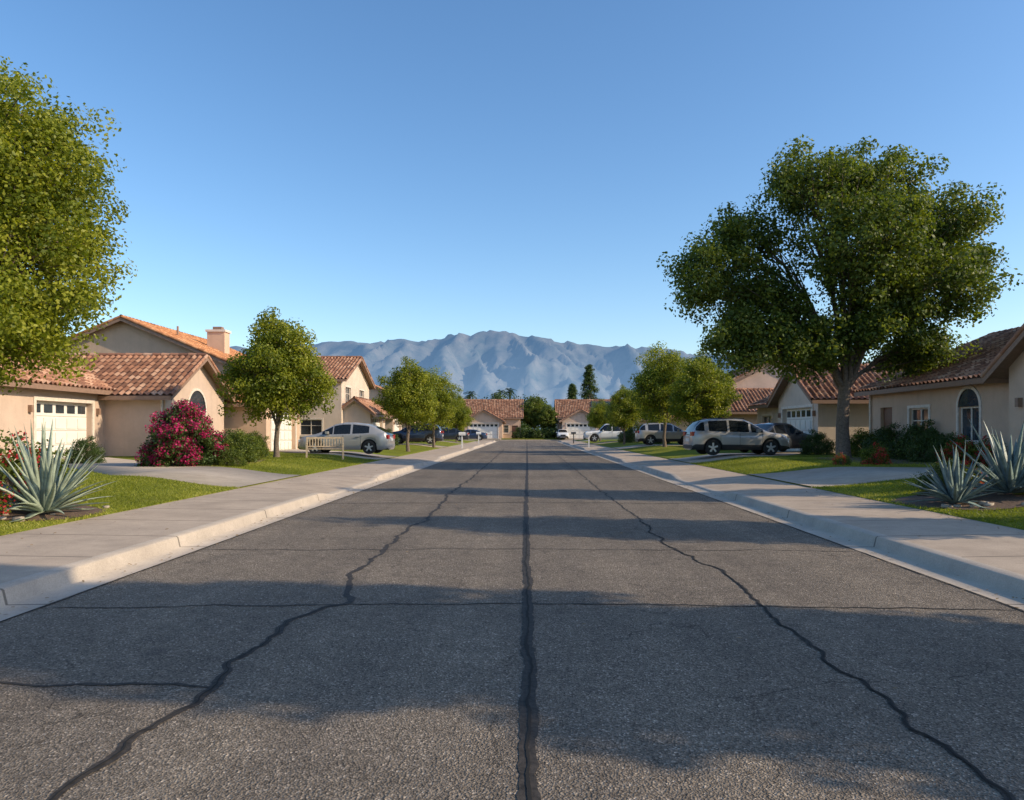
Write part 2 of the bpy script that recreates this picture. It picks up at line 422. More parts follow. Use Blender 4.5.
def tree_data(seed, lobes, zfork, tr, per=60, sig=0.34, L=0.16, W=0.09, mat=LEAF_G, upr=0.3, shoots=.10):
    """lobes: (x,y,z,rx,ry,rz,nclusters)"""
    rs = np.random.RandomState(seed); r = random.Random(seed)
    wood = Acc()
    fork = Vector((0.05, 0, zfork))
    tp = [Vector((0, 0, -0.15)), Vector((0, 0, 0.12)), Vector((-.03, 0.03, zfork*.4)), fork]
    wood.tube(tp, [tr*1.6, tr*1.1, tr*0.92, tr*0.82], 12)
    allC = []; allB = []
    for (x, y, z, rx, ry, rz, nc) in lobes:
        c = Vector((x, y, z)); top = c+Vector((0, 0, rz*.4))
        start = fork - Vector((0, 0, r.uniform(0.0, 0.2)*zfork))
        ctrl = Vector((x*upr, y*upr, start.z+max(.2, (z-start.z))*.6))
        pts = []
        for k in range(9):
            t = k/8
            p = start*(1-t)**2+ctrl*2*t*(1-t)+top*t*t
            p += Vector((r.uniform(-.09, .09), r.uniform(-.09, .09), 0))*(1 if 0 < k < 8 else 0)*min(rx, 1.5)
            pts.append(p)
        r0 = tr*0.40
        wood.tube(pts, [r0*(1-t/8*0.88)+0.012 for t in range(9)], 7)
        d = rs.normal(0, 1, (nc, 3)); d /= np.linalg.norm(d, axis=1)[:, None]
        rad = rs.uniform(0.12, 1, nc)**0.45
        sh = rs.rand(nc) < shoots
        rad = np.where(sh, rs.uniform(1.0, 1.22, nc), rad)
        rough = np.array([1+0.34*mnoise.noise(Vector((float(v[0])*2.0+seed, float(v[1])*2.0+x, float(v[2])*2.0+z))) for v in d])
        C = d*(rad*rough)[:, None]*np.array([rx, ry, rz]) + np.array([x, y, z])
        allC.append(C)
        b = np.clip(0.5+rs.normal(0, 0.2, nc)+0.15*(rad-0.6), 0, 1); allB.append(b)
        for q in C[::2]:
            k = r.randint(3, 8); s = pts[k]; e = Vector(q)
            m = s.lerp(e, 0.5)+Vector((r.uniform(-.15, .15), r.uniform(-.15, .15), r.uniform(0, .25)))
            wood.tube([s, m, e], [0.02+tr*.07, 0.012+tr*.03, 0.006], 4)
    C = np.concatenate(allC); B = np.concatenate(allB)
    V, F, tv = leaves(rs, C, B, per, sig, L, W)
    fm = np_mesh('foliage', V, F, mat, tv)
    wm = bpy.data.meshes.new('trunk'); wm.from_pydata(wood.v, [], wood.f); wm.materials.append(BARK)
    wm.polygons.foreach_set('use_smooth', [True]*len(wood.f)); wm.update()
    return wm, fm
def place_tree(data, name, x, y, z=None, rot=0, sc=1):
    e = empty(name, (x, y, (Hl(abs(x))+0.02) if z is None else z), rot, sc)
    link(bpy.data.objects.new('trunk', data[0]), e)
    link(bpy.data.objects.new('foliage', data[1]), e)
    return e

# big tree on the right
BT = tree_data(3, [(-5.4, 0, 7.0, 1.4, 2.0, 1.4, 66), (-3.6, .6, 8.7, 1.5, 2.0, 1.2, 64), (-1.8, -1.0, 10.4, 1.4, 1.9, 1.3, 66), (0.3, .4, 10.9, 1.0, 1.8, 1.0, 48),
     (2.0, .6, 10.7, 1.4, 1.9, 1.4, 70), (4.0, -.4, 9.1, 1.5, 2.0, 1.2, 68), (5.1, 0.7, 7.7, 1.1, 1.7, .9, 46), (0.2, -1.5, 7.9, 2.5, 2.4, 1.9, 170), (-2.9, .5, 6.0, 1.8, 2, 1.5, 92),
     (3.0, -1, 6.4, 1.8, 2, 1.5, 92), (1.0, -1.0, 5.2, 1.6, 1.6, 1.1, 70), (-4.2, -1, 4.7, 1.4, 1.6, 1.2, 66), (-1.6, -.6, 4.4, 1.6, 1.6, 1.1, 80), (3.0, .4, 4.2, 1.5, 1.5, .9, 60)],
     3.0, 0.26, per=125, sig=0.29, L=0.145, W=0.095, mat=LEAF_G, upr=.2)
place_tree(BT, 'sycamore_tree', 12.4, 29)
# big tree on the left, nearer
LT = tree_data(11, [(0, 0, 5.4, 3.0, 3.0, 2.6, 270), (2.1, -.4, 4.3, 1.5, 2, 1.6, 130), (2.1, 0, 6.0, 1.4, 1.8, 1.4, 110), (.9, .4, 7.1, 1.7, 2, 1.3, 120), (-1.8, 0, 6.6, 2.2, 2, 2.0, 80), (1.2, -1.0, 2.85, 1.9, 2.0, .8, 120), (-2, -.6, 3.4, 2, 2, 1.2, 60)],
     1.9, 0.24, per=165, sig=0.24, L=0.088, W=0.058, mat=LEAF_Y, shoots=.08)
place_tree(LT, 'ficus_tree', -12.2, 15.2)
# rounded street trees
def round_tree(seed, mat, h=5.9, rr=2.05, per=100, L=.115, W=.075, ry=None):
    zc = h*0.58; ry = ry or rr
    return tree_data(seed, [(0, 0, zc, rr*.8, ry*.8, h*.32, 100), (rr*.5, .1, zc-.5, rr*.5, ry*.5, h*.2, 50), (-rr*.5, -.1, zc-.3, rr*.5, ry*.5, h*.2, 50), (0.15, 0, zc+h*.22, rr*.5, ry*.5, h*.17, 50),
        (0.1, -ry*.4, zc-.2, rr*.55, ry*.5, h*.23, 45), (-.1, ry*.4, zc, rr*.55, ry*.5, h*.23, 45)], h*.24, 0.11, per=per, sig=0.22, L=L, W=W, mat=mat)
RT1 = round_tree(21, LEAF_Y, 5.9, 2.15, 125); RT2 = round_tree(22, LEAF_Y); RT3 = round_tree(23, LEAF_Y, 6.3, 2.3)
place_tree(RT1, 'street_tree', -10.15, 30)
place_tree(RT2, 'street_tree', -7.4, 46, rot=1, sc=.98)
place_tree(RT3, 'street_tree', -7.3, 58, rot=2, sc=1.0)
place_tree(RT1, 'street_tree', -8.0, 84, rot=2, sc=.9)
place_tree(RT3, 'street_tree', 9.3, 50, rot=0.4, sc=1.12)
place_tree(RT2, 'street_tree', 10.6, 45, rot=3, sc=.98)
place_tree(RT1, 'street_tree', 8.4, 64, rot=4, sc=.85)
place_tree(RT2, 'street_tree', 8.3, 84, rot=5, sc=.8)
# upright trees beside the camera (throw the shadows on the road)
UT1 = round_tree(31, LEAF_G, 11.4, 2.6, 120, .2, .13, ry=1.6); UT2 = round_tree(32, LEAF_G, 8.2, 1.5, 90, .15, .1, ry=1.2); UT3 = round_tree(33, LEAF_G, 9.6, 1.3, 90, .15, .1, ry=1.3)
place_tree(UT1, 'street_tree', 12.2, 2.2)
place_tree(UT2, 'street_tree', 11.8, 8.9)
place_tree(UT3, 'street_tree', 13.2, 14.6)

# bushes
def bush_data(seed, rx, ry, rz, nc, per, L, W, mat, sig=.1, flower=None, ff=0.3):
    rs = np.random.RandomState(seed)
    d = rs.normal(0, 1, (nc, 3)); d[:, 2] = np.abs(d[:, 2])*1.1-0.25; d /= np.linalg.norm(d, axis=1)[:, None]
    rough = np.array([1+0.3*mnoise.noise(Vector((float(v[0])*2.2+seed, float(v[1])*2.2, float(v[2])*2.2))) for v in d])
    C = d*(rs.uniform(0.3, 1, nc)**0.4*rough)[:, None]*np.array([rx, ry, rz]); C[:, 2] = np.abs(C[:, 2]+rz*0.15)+0.05
    B = np.clip(.5+rs.normal(0, .18, nc), 0, 1)
    out = []
    V, F, tv = leaves(rs, C, B, per, sig, L, W); out.append(np_mesh('foliage', V, F, mat, tv))
    if flower:
        pn = np.array([mnoise.noise(Vector(tuple(c*1.8))) for c in C])
        k = (pn+rs.normal(0, .12, nc)) > np.quantile(pn, 1-ff)
        V, F, tv = leaves(rs, C[k]*1.06, B[k], per, sig*.9, L*.8, L*.65)
        out.append(np_mesh('flowers', V, F, flower, tv))
    st = Acc()
    for i in range(0, nc, 4):
        st.tube([(0, 0, 0), (C[i]*.5+np.array([0, 0, .1])), C[i]], [.02, .012, .004], 4)
    sm_ = bpy.data.meshes.new('stems'); sm_.from_pydata(st.v, [], st.f); sm_.materials.append(BARK)
    out.append(sm_)
    return out
def place_bush(data, name, x, y, rot=0, sc=1, z=None):
    e = empty(name, (x, y, Hl(abs(x)) if z is None else z), rot, sc)
    for m in data: link(bpy.data.objects.new(m.name.split('.')[0], m), e)
    return e
BG = bush_data(41, 1.05, 1.05, 1.6, 320, 60, .08, .055, LEAF_D, .12, FLOWER_M, .72)
place_bush(BG, 'bougainvillea_bush', -10.6, 22.9)
SH = bush_data(42, .7, .7, .85, 170, 60, .055, .036, LEAF_G, .085)
SHD = bush_data(43, .7, .7, .85, 170, 60, .055, .036, LEAF_D, .085)
RB = bush_data(44, .5, .5, .6, 90, 34, .06, .04, LEAF_G, .08, FLOWER_R, .3)
for (x, y, s, d) in [(-9.9, 25.0, 1.05, SH), (-9.2, 23.0, .6, SH), (-10.3, 27, 1.0, SH), (-11.3, 28.6, 1.0, SHD), (-12.9, 31, .9, SHD), (-12.0, 32.3, 1.0, SH), (-14.6, 24.4, .8, SHD), (-14.6, 30.4, 1, SH),
                   (14.4, 27.2, 1.3, SHD), (14.2, 29.2, 1.2, SHD), (13.8, 25.2, 1.05, SHD), (14.3, 31.3, 1.1, SH), (13.2, 33.6, 1.0, SHD), (12.9, 43, 1.3, SHD), (12.6, 47, 1.4, SHD), (11.8, 51.4, 1.2, SH),
                   (10.2, 40.5, .8, SH), (-10.8, 50.5, 1.3, SH), (-10.2, 54, 1.1, SHD), (-10.5, 71, 1.4, SHD), (9.5, 69, 1.3, SHD), (13.8, 24.0, .9, SHD), (11, 62, 1.4, SHD), (9.3, 13.6, .75, SHD), (8.0, 14.2, .6, SHD)]:
    place_bush(d, 'garden_shrub', x, y, x*3, s)
for (x, y, s) in [(11.1, 23.6, .85), (13.6, 23.2, 1.15), (8.9, 15.0, .6), (-8.5, 12.4, 1.35), (-8.0, 10.6, .9), (9.9, 23.3, .5), (14.0, 22.6, 1.1), (9.2, 12.6, 1.0)]:
    place_bush(RB, 'rose_bush', x, y, x*2, s)

# agaves
def agave(x, y, n, length, mat, seed, wd=0.11):
    r = random.Random(seed); e = empty('agave_plant', (x, y, Hl(abs(x))+0.02)); A = Acc()
    for i in range(n):
        t = i/n
        az = i*2.39996+r.uniform(-.25, .25)
        el = math.radians(8+74*t**0.85+r.uniform(-9, 9))
        Lg = length*r.uniform(.72, 1.08)*(0.85+.25*t)
        droop = r.uniform(.0, .38)*(1-t)
        bend = r.uniform(-.10, .10)
        segs = 9; prev = None
        h = Vector((math.cos(az), math.sin(az), 0)); sd = Vector((-math.sin(az), math.cos(az), 0))
        ww = wd*r.uniform(.75, 1.15)
        for k in range(segs+1):
            u = k/segs
            rr_ = Lg*u
            c = h*(0.07+rr_*math.cos(el)) + sd*bend*u*u*Lg + Vector((0, 0, 0.06+rr_*math.sin(el) - droop*Lg*u*u))
            if c.z < 0.03: c.z = 0.03
            w = ww*(0.75+.5*math.sin(min(1, u*2.0)*math.pi/2))*(1-u**1.8)*.62+0.002
            up = Vector((-h.x*math.sin(el), -h.y*math.sin(el), math.cos(el)))
            ring = [c-sd*w+up*w*.45, c-up*w*.25, c+sd*w+up*w*.45, c+up*w*.1]
            i0 = len(A.v); A.v += [tuple(p) for p in ring]
            if prev is not None:
                for j in range(4):
                    A.f.append((prev+j, prev+(j+1) % 4, i0+(j+1) % 4, i0+j)); A.m.append(0)
            prev = i0
    A.obj('leaves', mat, e, smooth=True)
agave(-7.3, 11.2, 64, 1.3, AGAVE, 1, .082)
agave(-7.9, 10.2, 18, .6, AGAVE, 5, .06)
agave(7.35, 12.7, 54, .95, AGAVE2, 2, .075)
agave(8.5, 13.0, 58, 1.3, AGAVE2, 3, .085)

def bed(x, y, rx, ry, seed):
    A = Acc(); n = 40; pts = []
    for k in range(n):
        a = 2*math.pi*k/n; q = 1+.2*mnoise.noise(Vector((math.cos(a)*1.5+seed, math.sin(a)*1.5, 0)))
        px, py = x+rx*q*math.cos(a), y+ry*q*math.sin(a)
        px = max(abs(px), 6.74)*(1 if x > 0 else -1)
        pts.append((px, py, Hl(abs(px))+0.03))
    c = (x, y, Hl(abs(x))+.05)
    for k in range(n): A.poly([c, pts[k], pts[(k+1) % n]])
    A.obj('planting_bed', SOIL, smooth=True)
bed(-7.9, 11.5, 1.1, 1.2, 1); bed(8.2, 13.2, 1.45, 1.5, 2); bed(-10.6, 24.8, 1.5, 3.2, 3); bed(12.9, 27, 1.9, 3.6, 4)
rk = Acc()
for k in range(26):
    sx = -1 if k % 2 else 1
    x = sx*R.uniform(7.0, 9.0); y = (11.6 if sx < 0 else 13.1)+R.uniform(-1.2, 1.2); s = R.uniform(.04, .12)
    z = Hl(abs(x))+.04
    V0 = [Vector((math.cos(a)*math.cos(b), math.sin(a)*math.cos(b), math.sin(b)*.6)) for b in (-.6, 0, .7) for a in [i*math.pi/3+b for i in range(6)]]
    i0 = len(rk.v); rk.v += [tuple(Vector((x, y, z))+v*s*R.uniform(.8, 1.2)) for v in V0]
    for b in range(2):
        for a in range(6): rk.f.append((i0+b*6+a, i0+b*6+(a+1) % 6, i0+(b+1)*6+(a+1) % 6, i0+(b+1)*6+a)); rk.m.append(0)
    rk.f.append(tuple(i0+12+a for a in range(6))); rk.m.append(0)
rk.obj('garden_rocks', ROCK, smooth=True)

# fallen leaves: gutters, walks, verge edges
lt = Acc()
for k in range(1500):
    sx = R.choice((-1, 1)); q = R.random(); y = R.uniform(3.5, 45)
    if q < .55: x = R.uniform(4.15, 4.5)-abs(R.gauss(0, .12)); z = .006
    elif q < .8: x = 6.66-abs(R.gauss(0, .25)); z = .172
    else: x = R.uniform(.2, 4.1) if R.random() < .35 else R.uniform(4.75, 6.6); z = .012 if x < 4.3 else .17
    a = R.uniform(0, 6.28); s = R.uniform(.012, .03)
    d = Vector((math.cos(a), math.sin(a), R.uniform(-.1, .3)))*s; p = Vector((-math.sin(a), math.cos(a), R.uniform(0, .3)))*s*.55
    c = Vector((sx*x, y, z+s*.35))
    lt.poly([c-d, c+p, c+d, c-p])
lt.obj('leaf_litter', LITTER)

# grass blades
rs = np.random.RandomState(5)
def grass(side, x0, x1, y0, y1, dens):
    n = int((x1-x0)*(y1-y0)*dens)
    ax = rs.uniform(x0, x1, n); y = rs.uniform(y0, y1, n)
    keep = np.array([not on_drive(side, a, b, 0.0) for a, b in zip(ax, y)])
    bedm = ((ax-7.9)/1.1)**2+((y-11.5)/1.2)**2 if side < 0 else ((ax-8.2)/1.45)**2+((y-13.2)/1.5)**2
    keep &= bedm > 0.95
    ax = ax[keep]; y = y[keep]; n = len(ax)
    t = np.clip((ax-6.7)/2.8, 0, 1); z = 0.165+.245*t*t*(3-2*t)+.015
    p = np.stack([side*ax, y, z], 1)
    an = rs.uniform(0, 2*np.pi, n); w = rs.uniform(.006, .012, n)
    dx = np.stack([np.cos(an)*w, np.sin(an)*w, 0*w], 1)
    h = rs.uniform(.02, .055, n); ln = rs.normal(0, .035, (n, 2))
    tip = p+np.stack([ln[:, 0], ln[:, 1], h], 1)
    V = np.stack([p-dx, p+dx, tip], 1).reshape(-1, 3)
    F = np.arange(n*3).reshape(-1, 3)
    pat = np.array([mnoise.noise(Vector((a*.5, b*.5, side))) for a, b in zip(ax, y)])
    tv = np.clip(.5+pat*.8+rs.normal(0, .2, n), 0, 1)
    return V, F, tv
for side, areas in ((-1, [(6.66, 13, 7, 17.2, 900), (6.66, 13, 17, 34, 420)]), (1, [(6.66, 12, 9, 17.6, 900), (6.66, 13.5, 22.3, 31.5, 480)])):
    Vs = []; Fs = []; T = []; o = 0
    for a in areas:
        V, F, tv = grass(side, *a); Vs.append(V); Fs.append(F+o); T.append(tv); o += len(V)
    link(bpy.data.objects.new('grass', np_mesh('grass', np.concatenate(Vs), np.concatenate(Fs), GRASSB, np.concatenate(T))))

# ------------------------------------------------------------------ houses
X_, Y_, Z_ = Vector((1, 0, 0)), Vector((0, 1, 0)), Vector((0, 0, 1))
class House:
    def __init__(s, name, wall, tile):
        s.e = empty(name); s.wall = wall; s.tile = tile
        s.w = Acc(); s.t = Acc(); s.g = Acc(); s.d = Acc(); s.dw = Acc(); s.fa = Acc()
        s.RV = []; s.RF = []; s.RT = []; s.ro = 0; s.seed = R.randint(0, 9999)
    def wallp(s, o, u, w, h, n, ops=()):
        """wall rectangle with recessed openings. ops: (u0,u1,v0,v1,kind)"""
        o = Vector(o)
        us = sorted({0, w}|{a for q in ops for a in q[:2]}); vs = sorted({0, h}|{a for q in ops for a in q[2:4]})
        P = lambda a, b, d=0: o+u*a+Z_*b+n*d
        for a0, a1 in zip(us[:-1], us[1:]):
            for b0, b1 in zip(vs[:-1], vs[1:]):
                ca, cb = (a0+a1)/2, (b0+b1)/2
                if any(q[0] < ca < q[1] and q[2] < cb < q[3] for q in ops): continue
                s.w.poly([P(a0, b0), P(a1, b0), P(a1, b1), P(a0, b1)])
        for (a0, a1, b0, b1, kind) in ops:
            D = -0.22 if kind == 'garage' else -0.14
            for p, q in (((a0, b0), (a1, b0)), ((a1, b0), (a1, b1)), ((a1, b1), (a0, b1)), ((a0, b1), (a0, b0))):
                s.w.poly([P(*p), P(*q), P(*q, D), P(*p, D)])
            if kind in ('win', 'arch'):
                s.g.poly([P(a0, b0, D+.02), P(a1, b0, D+.02), P(a1, b1, D+.02), P(a0, b1, D+.02)])
                f = .055
                for (x0, x1, y0, y1) in ((a0, a1, b0, b0+f), (a0, a1, b1-f, b1), (a0, a0+f, b0+f, b1-f), (a1-f, a1, b0+f, b1-f), ((a0+a1)/2-.025, (a0+a1)/2+.025, b0+f, b1-f)):
                    s.t.box(P(x0, y0, D+.03), u*(x1-x0), Z_*(y1-y0), n*.04)
                if kind == 'win' and b1-b0 > 1.0:
                    s.t.box(P(a0+f, b0+(b1-b0)*.6, D+.032), u*(a1-a0-2*f), Z_*.035, n*.03)
                k = .11
                s.t.box(P(a0-k, b0-k-.02, .002), u*(a1-a0+2*k), Z_*k, n*.07)
                if kind == 'win': s.t.box(P(a0-k, b1+.002, .002), u*(a1-a0+2*k), Z_*k, n*.045)
                s.t.box(P(a0-k, b0-.018, .002), u*(k-.002), Z_*(b1-b0+.016), n*.04)
                s.t.box(P(a1+.002, b0-.018, .002), u*(k-.002), Z_*(b1-b0+.016), n*.04)
                if kind == 'arch':
                    rr_ = (a1-a0)/2; cx = (a0+a1)/2; m = 14
                    for i in range(m):
                        t0, t1 = math.pi*i/m, math.pi*(i+1)/m
                        q = [P(cx+math.cos(t)*r_, b1+.004+math.sin(t)*r_, .045) for t, r_ in ((t0, rr_), (t0, rr_+k), (t1, rr_+k), (t1, rr_))]
                        s.t.poly(q)
                        q2 = [P(cx+math.cos(t)*(rr_+k), b1+.004+math.sin(t)*(rr_+k), d_) for t, d_ in ((t0, .045), (t0, 0), (t1, 0), (t1, .045))]
                        s.t.poly(q2)
                        s.g.poly([P(cx, b1+.004, .012), P(cx+math.cos(t0)*rr_, b1+.004+math.sin(t0)*rr_, .012), P(cx+math.cos(t1)*rr_, b1+.004+math.sin(t1)*rr_, .012)])
            elif kind == 'garage':
                W, H = a1-a0, b1-b0
                s.d.poly([P(a0, b0, D), P(a1, b0, D), P(a1, b1, D), P(a0, b1, D)])
                nc = max(4, int(W/.62)); pw = W/nc; ph = H/4
                for i in range(nc):
                    for j in range(4):
                        q = (P(a0+i*pw+.07, b0+j*ph+.07, D+.002), u*(pw-.14), Z_*(ph-.14), n*.03)
                        if j == 3: s.g.box(P(a0+i*pw+.10, b0+j*ph+.12, D+.002), u*(pw-.2), Z_*(ph-.24), n*.012)
                        else: s.d.box(*q)
                for j in range(1, 4):
                    s.fa.box(P(a0, b0+j*ph-.008, D+.002), u*W, Z_*.014, n*.004)
                k = .14
                s.t.box(P(a0-k, b1+.002, .002), u*(W+2*k), Z_*k, n*.045)
                s.t.box(P(a0-k, b0, .002), u*(k-.002), Z_*H, n*.04); s.t.box(P(a1+.002, b0, .002), u*(k-.002), Z_*H, n*.04)
                for aa in (a0-.42, a1+.30):   # coach lamps
                    if 0.05 < aa < w-.2: s.fa.box(P(aa, b1-.45, .002), u*.13, Z_*.26, n*.14)
            elif kind == 'door':
                s.dw.poly([P(a0, b0, D), P(a1, b0, D), P(a1, b1, D), P(a0, b1, D)])
                for j in range(3):
                    s.dw.box(P(a0+.12, b0+.15+j*.65, D+.002), u*(a1-a0-.24), Z_*.5, n*.025)
    def slope(s, p0, u, W, v, L, n, fine=True):
        """tiled roof slope from the eave corner p0"""
        per = 0.27; ns = 6 if fine else 4
        nt_ = max(3, int(W/per)); per = W/nt_
        cour = .36; nr = max(2, int(L/cour)); cour = L/nr
        us = np.arange(nt_*ns+1)*per/ns
        hu = 0.05*np.cos(us/per*2*np.pi)
        rows = []
        for k in range(nr): rows += [(k*cour, .04), ((k+1)*cour-.004, .0)]
        p0 = np.array(p0); u = np.array(u); v = np.array(v); n = np.array(n)
        rg = np.random.RandomState(s.seed+int(W*100))
        V = []
        for (vv, hh) in rows:
            jit = np.repeat(rg.normal(0, .008, nt_+1), ns)[:len(us)]
            V.append(p0+us[:, None]*u+vv*v+(hu+hh+.055+jit)[:, None]*n)
        V = np.concatenate(V); m = len(us)
        F = []; T = []
        tvr = rg.rand(nr, nt_)
        for r_ in range(len(rows)-1):
            base = r_*m
            idx = np.arange(m-1)
            F.append(np.stack([base+idx, base+idx+1, base+m+idx+1, base+m+idx], 1))
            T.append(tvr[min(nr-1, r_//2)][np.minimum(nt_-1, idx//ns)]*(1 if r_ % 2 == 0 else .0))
        F = np.concatenate(F); T = np.concatenate(T)
        s.RV.append(V); s.RF.append(F+s.ro); s.RT.append(T); s.ro += len(V)
    def block(s, x0, x1, y0, y1, zb, ze, axis, rise, ops={}, oh=.45, fine=True, corbel=False):
        h = ze-zb
        s.wallp((x0, y0, zb), X_, x1-x0, h, -Y_, ops.get('S', ()))
        s.wallp((x0, y1, zb), X_, x1-x0, h, Y_, ops.get('N', ()))
        s.wallp((x0, y0, zb), Y_, y1-y0, h, -X_, ops.get('W', ()))
        s.wallp((x1, y0, zb), Y_, y1-y0, h, X_, ops.get('E', ()))
        if axis == 'x':
            ym = (y0+y1)/2; half = (y1-y0)/2; run, A0, A1 = X_, x0, x1
            for x in (x0, x1): s.w.poly([(x, y0, ze), (x, y1, ze), (x, ym, ze+rise)])
            mk = lambda a, c, z: Vector((a, ym+c, z))
            cd = Y_
        else:
            xm = (x0+x1)/2; half = (x1-x0)/2; run, A0, A1 = Y_, y0, y1
            for y in (y0, y1): s.w.poly([(x0, y, ze), (x1, y, ze), (xm, y, ze+rise)])
            mk = lambda a, c, z: Vector((xm+c, a, z))
            cd = X_
        k = rise/half
        a0, a1 = A0-oh, A1+oh
        for sg in (-1, 1):
            eave = mk(a0, sg*(half+oh), ze-k*oh+.02)
            ridge = mk(a0, 0, ze+rise+.02)
            v = ridge-eave; L = v.length; v.normalize()
            nn = run.cross(v)
            if nn.z < 0: nn = -nn
            s.slope(eave, run, a1-a0, v, L, nn, fine)
            s.fa.box(eave-nn*.02, run*(a1-a0), v*L, nn*.045)
            s.fa.box(eave-Z_*.16+cd*sg*.004, run*(a1-a0), cd*sg*.03, Z_*.17)
            for a_, sg2 in ((0, -1), (a1-a0, 1)):
                s.fa.box(eave+run*(a_+sg2*.003)-Z_*.18, run*sg2*.035, v*L, Z_*.17)
                m = int(L/.36)
                for i in range(m):
                    p = eave+run*(a_+sg2*.02)+v*(i*L/m)+nn*.06
                    s.rtube([p, p+v*(L/m)*1.02], [.085, .07], 6)
        m = int((a1-a0)/.4)
        for i in range(m):
            p = mk(a0+(a1-a0)*i/m, 0, ze+rise+.09)
            s.rtube([p, p+run*(a1-a0)/m*1.04], [.115, .09], 8)
    def rtube(s, pts, rad, sides):
        a = Acc(); a.tube(pts, rad, sides, cap=False)
        V = np.array(a.v); F = np.array(a.f)
        s.RV.append(V); s.RF.append(F+s.ro); s.RT.append(np.full(len(F), R.random())); s.ro += len(V)
    def chimney(s, x, y, z0, z1, w=.9, d=.7):
        s.w.abox(x-w/2, x+w/2, y-d/2, y+d/2, z0, z1)
        s.t.abox(x-w/2-.08, x+w/2+.08, y-d/2-.08, y+d/2+.08, z1+.001, z1+.14)
        s.fa.abox(x-w/4, x+w/4, y-d/4, y+d/4, z1+.142, z1+.35)
    def vent(s, x, y, z):
        s.fa.tube([(x, y, z-.5), (x, y, z)], [.06, .06], 8, cap=True)
    def spout(s, x, y, z1):
        s.t.tube([(x, y, ZB), (x, y, z1)], [.045, .045], 8)
    def done(s):
        s.w.obj('walls', s.wall, s.e)
        for a, n_, m in ((s.t, 'trim', TRIM), (s.g, 'windows', GLASS), (s.d, 'garage_door', GARD), (s.dw, 'front_door', DOORW), (s.fa, 'fascia', TRIMB)):
            if a.f: a.obj(n_, m, s.e)
        me = np_mesh('roof_tiles', np.concatenate(s.RV), np.concatenate(s.RF), s.tile, np.concatenate(s.RT))
        link(bpy.data.objects.new('roof_tiles', me), s.e)
ZB = .38
# left house 1
h = House('stucco_house', ST_BEIGE, TILE_BR)
h.block(-26, -18, 22.5, 33, ZB, 3.35, 'y', 1.75, {'E': [(4.6, 8.1, .02, 2.25, 'garage')]})
h.block(-24.5, -15.4, 31.5, 37.6, ZB, 3.2, 'x', 1.75, {'E': [(2.1, 3.9, .9, 2.1, 'arch')]})
h.spout(-15.52, 31.44, 3.0)
h.done()
# left house 2
h = House('stucco_house', ST_TAN, TILE_OR)
h.block(-29, -16.6, 42, 54, ZB, 5.25, 'y', 2.6, {'S': [(9.2, 10.8, 3.3, 4.4, 'win'), (4, 6, 3.2, 4.4, 'win'), (9.3, 10.6, .9, 2.1, 'win')], 'E': [(7, 9, 3.2, 4.4, 'win'), (7, 9, .8, 2.1, 'win')]})
h.block(-16.9, -13.5, 38.3, 43.8, ZB, 3.1, 'x', 1.35, {'E': [(.7, 4.8, .02, 2.25, 'garage')]})
h.chimney(-19.6, 47, 5.5, 7.75, 1.1, .8); h.vent(-21, 44.5, 7.8); h.vent(-18.7, 51, 6.9)
h.done()
# left house 3
h = House('stucco_house', ST_CREAM, TILE_BR)
h.block(-23, -14.3, 57, 67, ZB, 5.6, 'x', 2.0, {'E': [(1.2, 3, 3.3, 4.6, 'win'), (6, 7.8, 3.3, 4.6, 'win')], 'S': [(5.5, 7.2, 3.3, 4.6, 'win'), (2, 4, 3.3, 4.6, 'win'), (5.5, 7.2, .8, 2, 'win')]})
h.block(-14.5, -12.2, 57.6, 63.6, ZB, 3.1, 'y', .9, {'E': [(.8, 4.8, .02, 2.25, 'garage')]})
h.done()
def generic(side, y, wall, tile, two=False, depth=12, fine=False):
    h = House('stucco_house', wall, tile)
    f = 14.0; ze = 5.4 if two else 3.2
    S_ = 'E' if side < 0 else 'W'
    def bl(xa, xb, *a, **k):
        if side < 0: h.block(-xb, -xa, *a, **k)
        else: h.block(xa, xb, *a, **k)
    bl(f, f+5, y, y+5.6, ZB, 3.1, 'x', 1.5, {S_: [(.7, 4.9, .02, 2.25, 'garage')]}, fine=fine)
    bl(f+1.8, f+10, y+3, y+depth, ZB, ze, 'y', 2.0, {S_: [(3.4, 4.5, .02, 2.1, 'door'), (5.5, 7.4, .8, 2.1, 'win')]+([(5.5, 7.4, 3.2, 4.4, 'win'), (2, 3.4, 3.2, 4.4, 'win')] if two else []),
        'S': [(2, 3.6, .9, 2.1, 'win')]}, fine=fine)
    h.done()
generic(-1, 77.2, ST_BEIGE, TILE_BR); generic(-1, 92, ST_TAN, TILE_BR, True)
# right house A
h = House('stucco_house', ST_TAN, TILE_BR)
h.block(15.0, 26, 21.2, 32.4, ZB, 3.35, 'y', 2.3, {'W': [(3.3, 4.5, .75, 1.95, 'arch'), (6.4, 7.8, .75, 2.0, 'win'), (9.2, 10.2, .02, 2.1, 'door')]})
h.block(14.0, 20.5, 15.6, 21.5, ZB, 3.35, 'x', 1.9, {'W': [(.8, 5.0, .02, 2.25, 'garage')]})
h.vent(19, 27, 5.9); h.spout(14.93, 32.2, 3.1)
h.done()
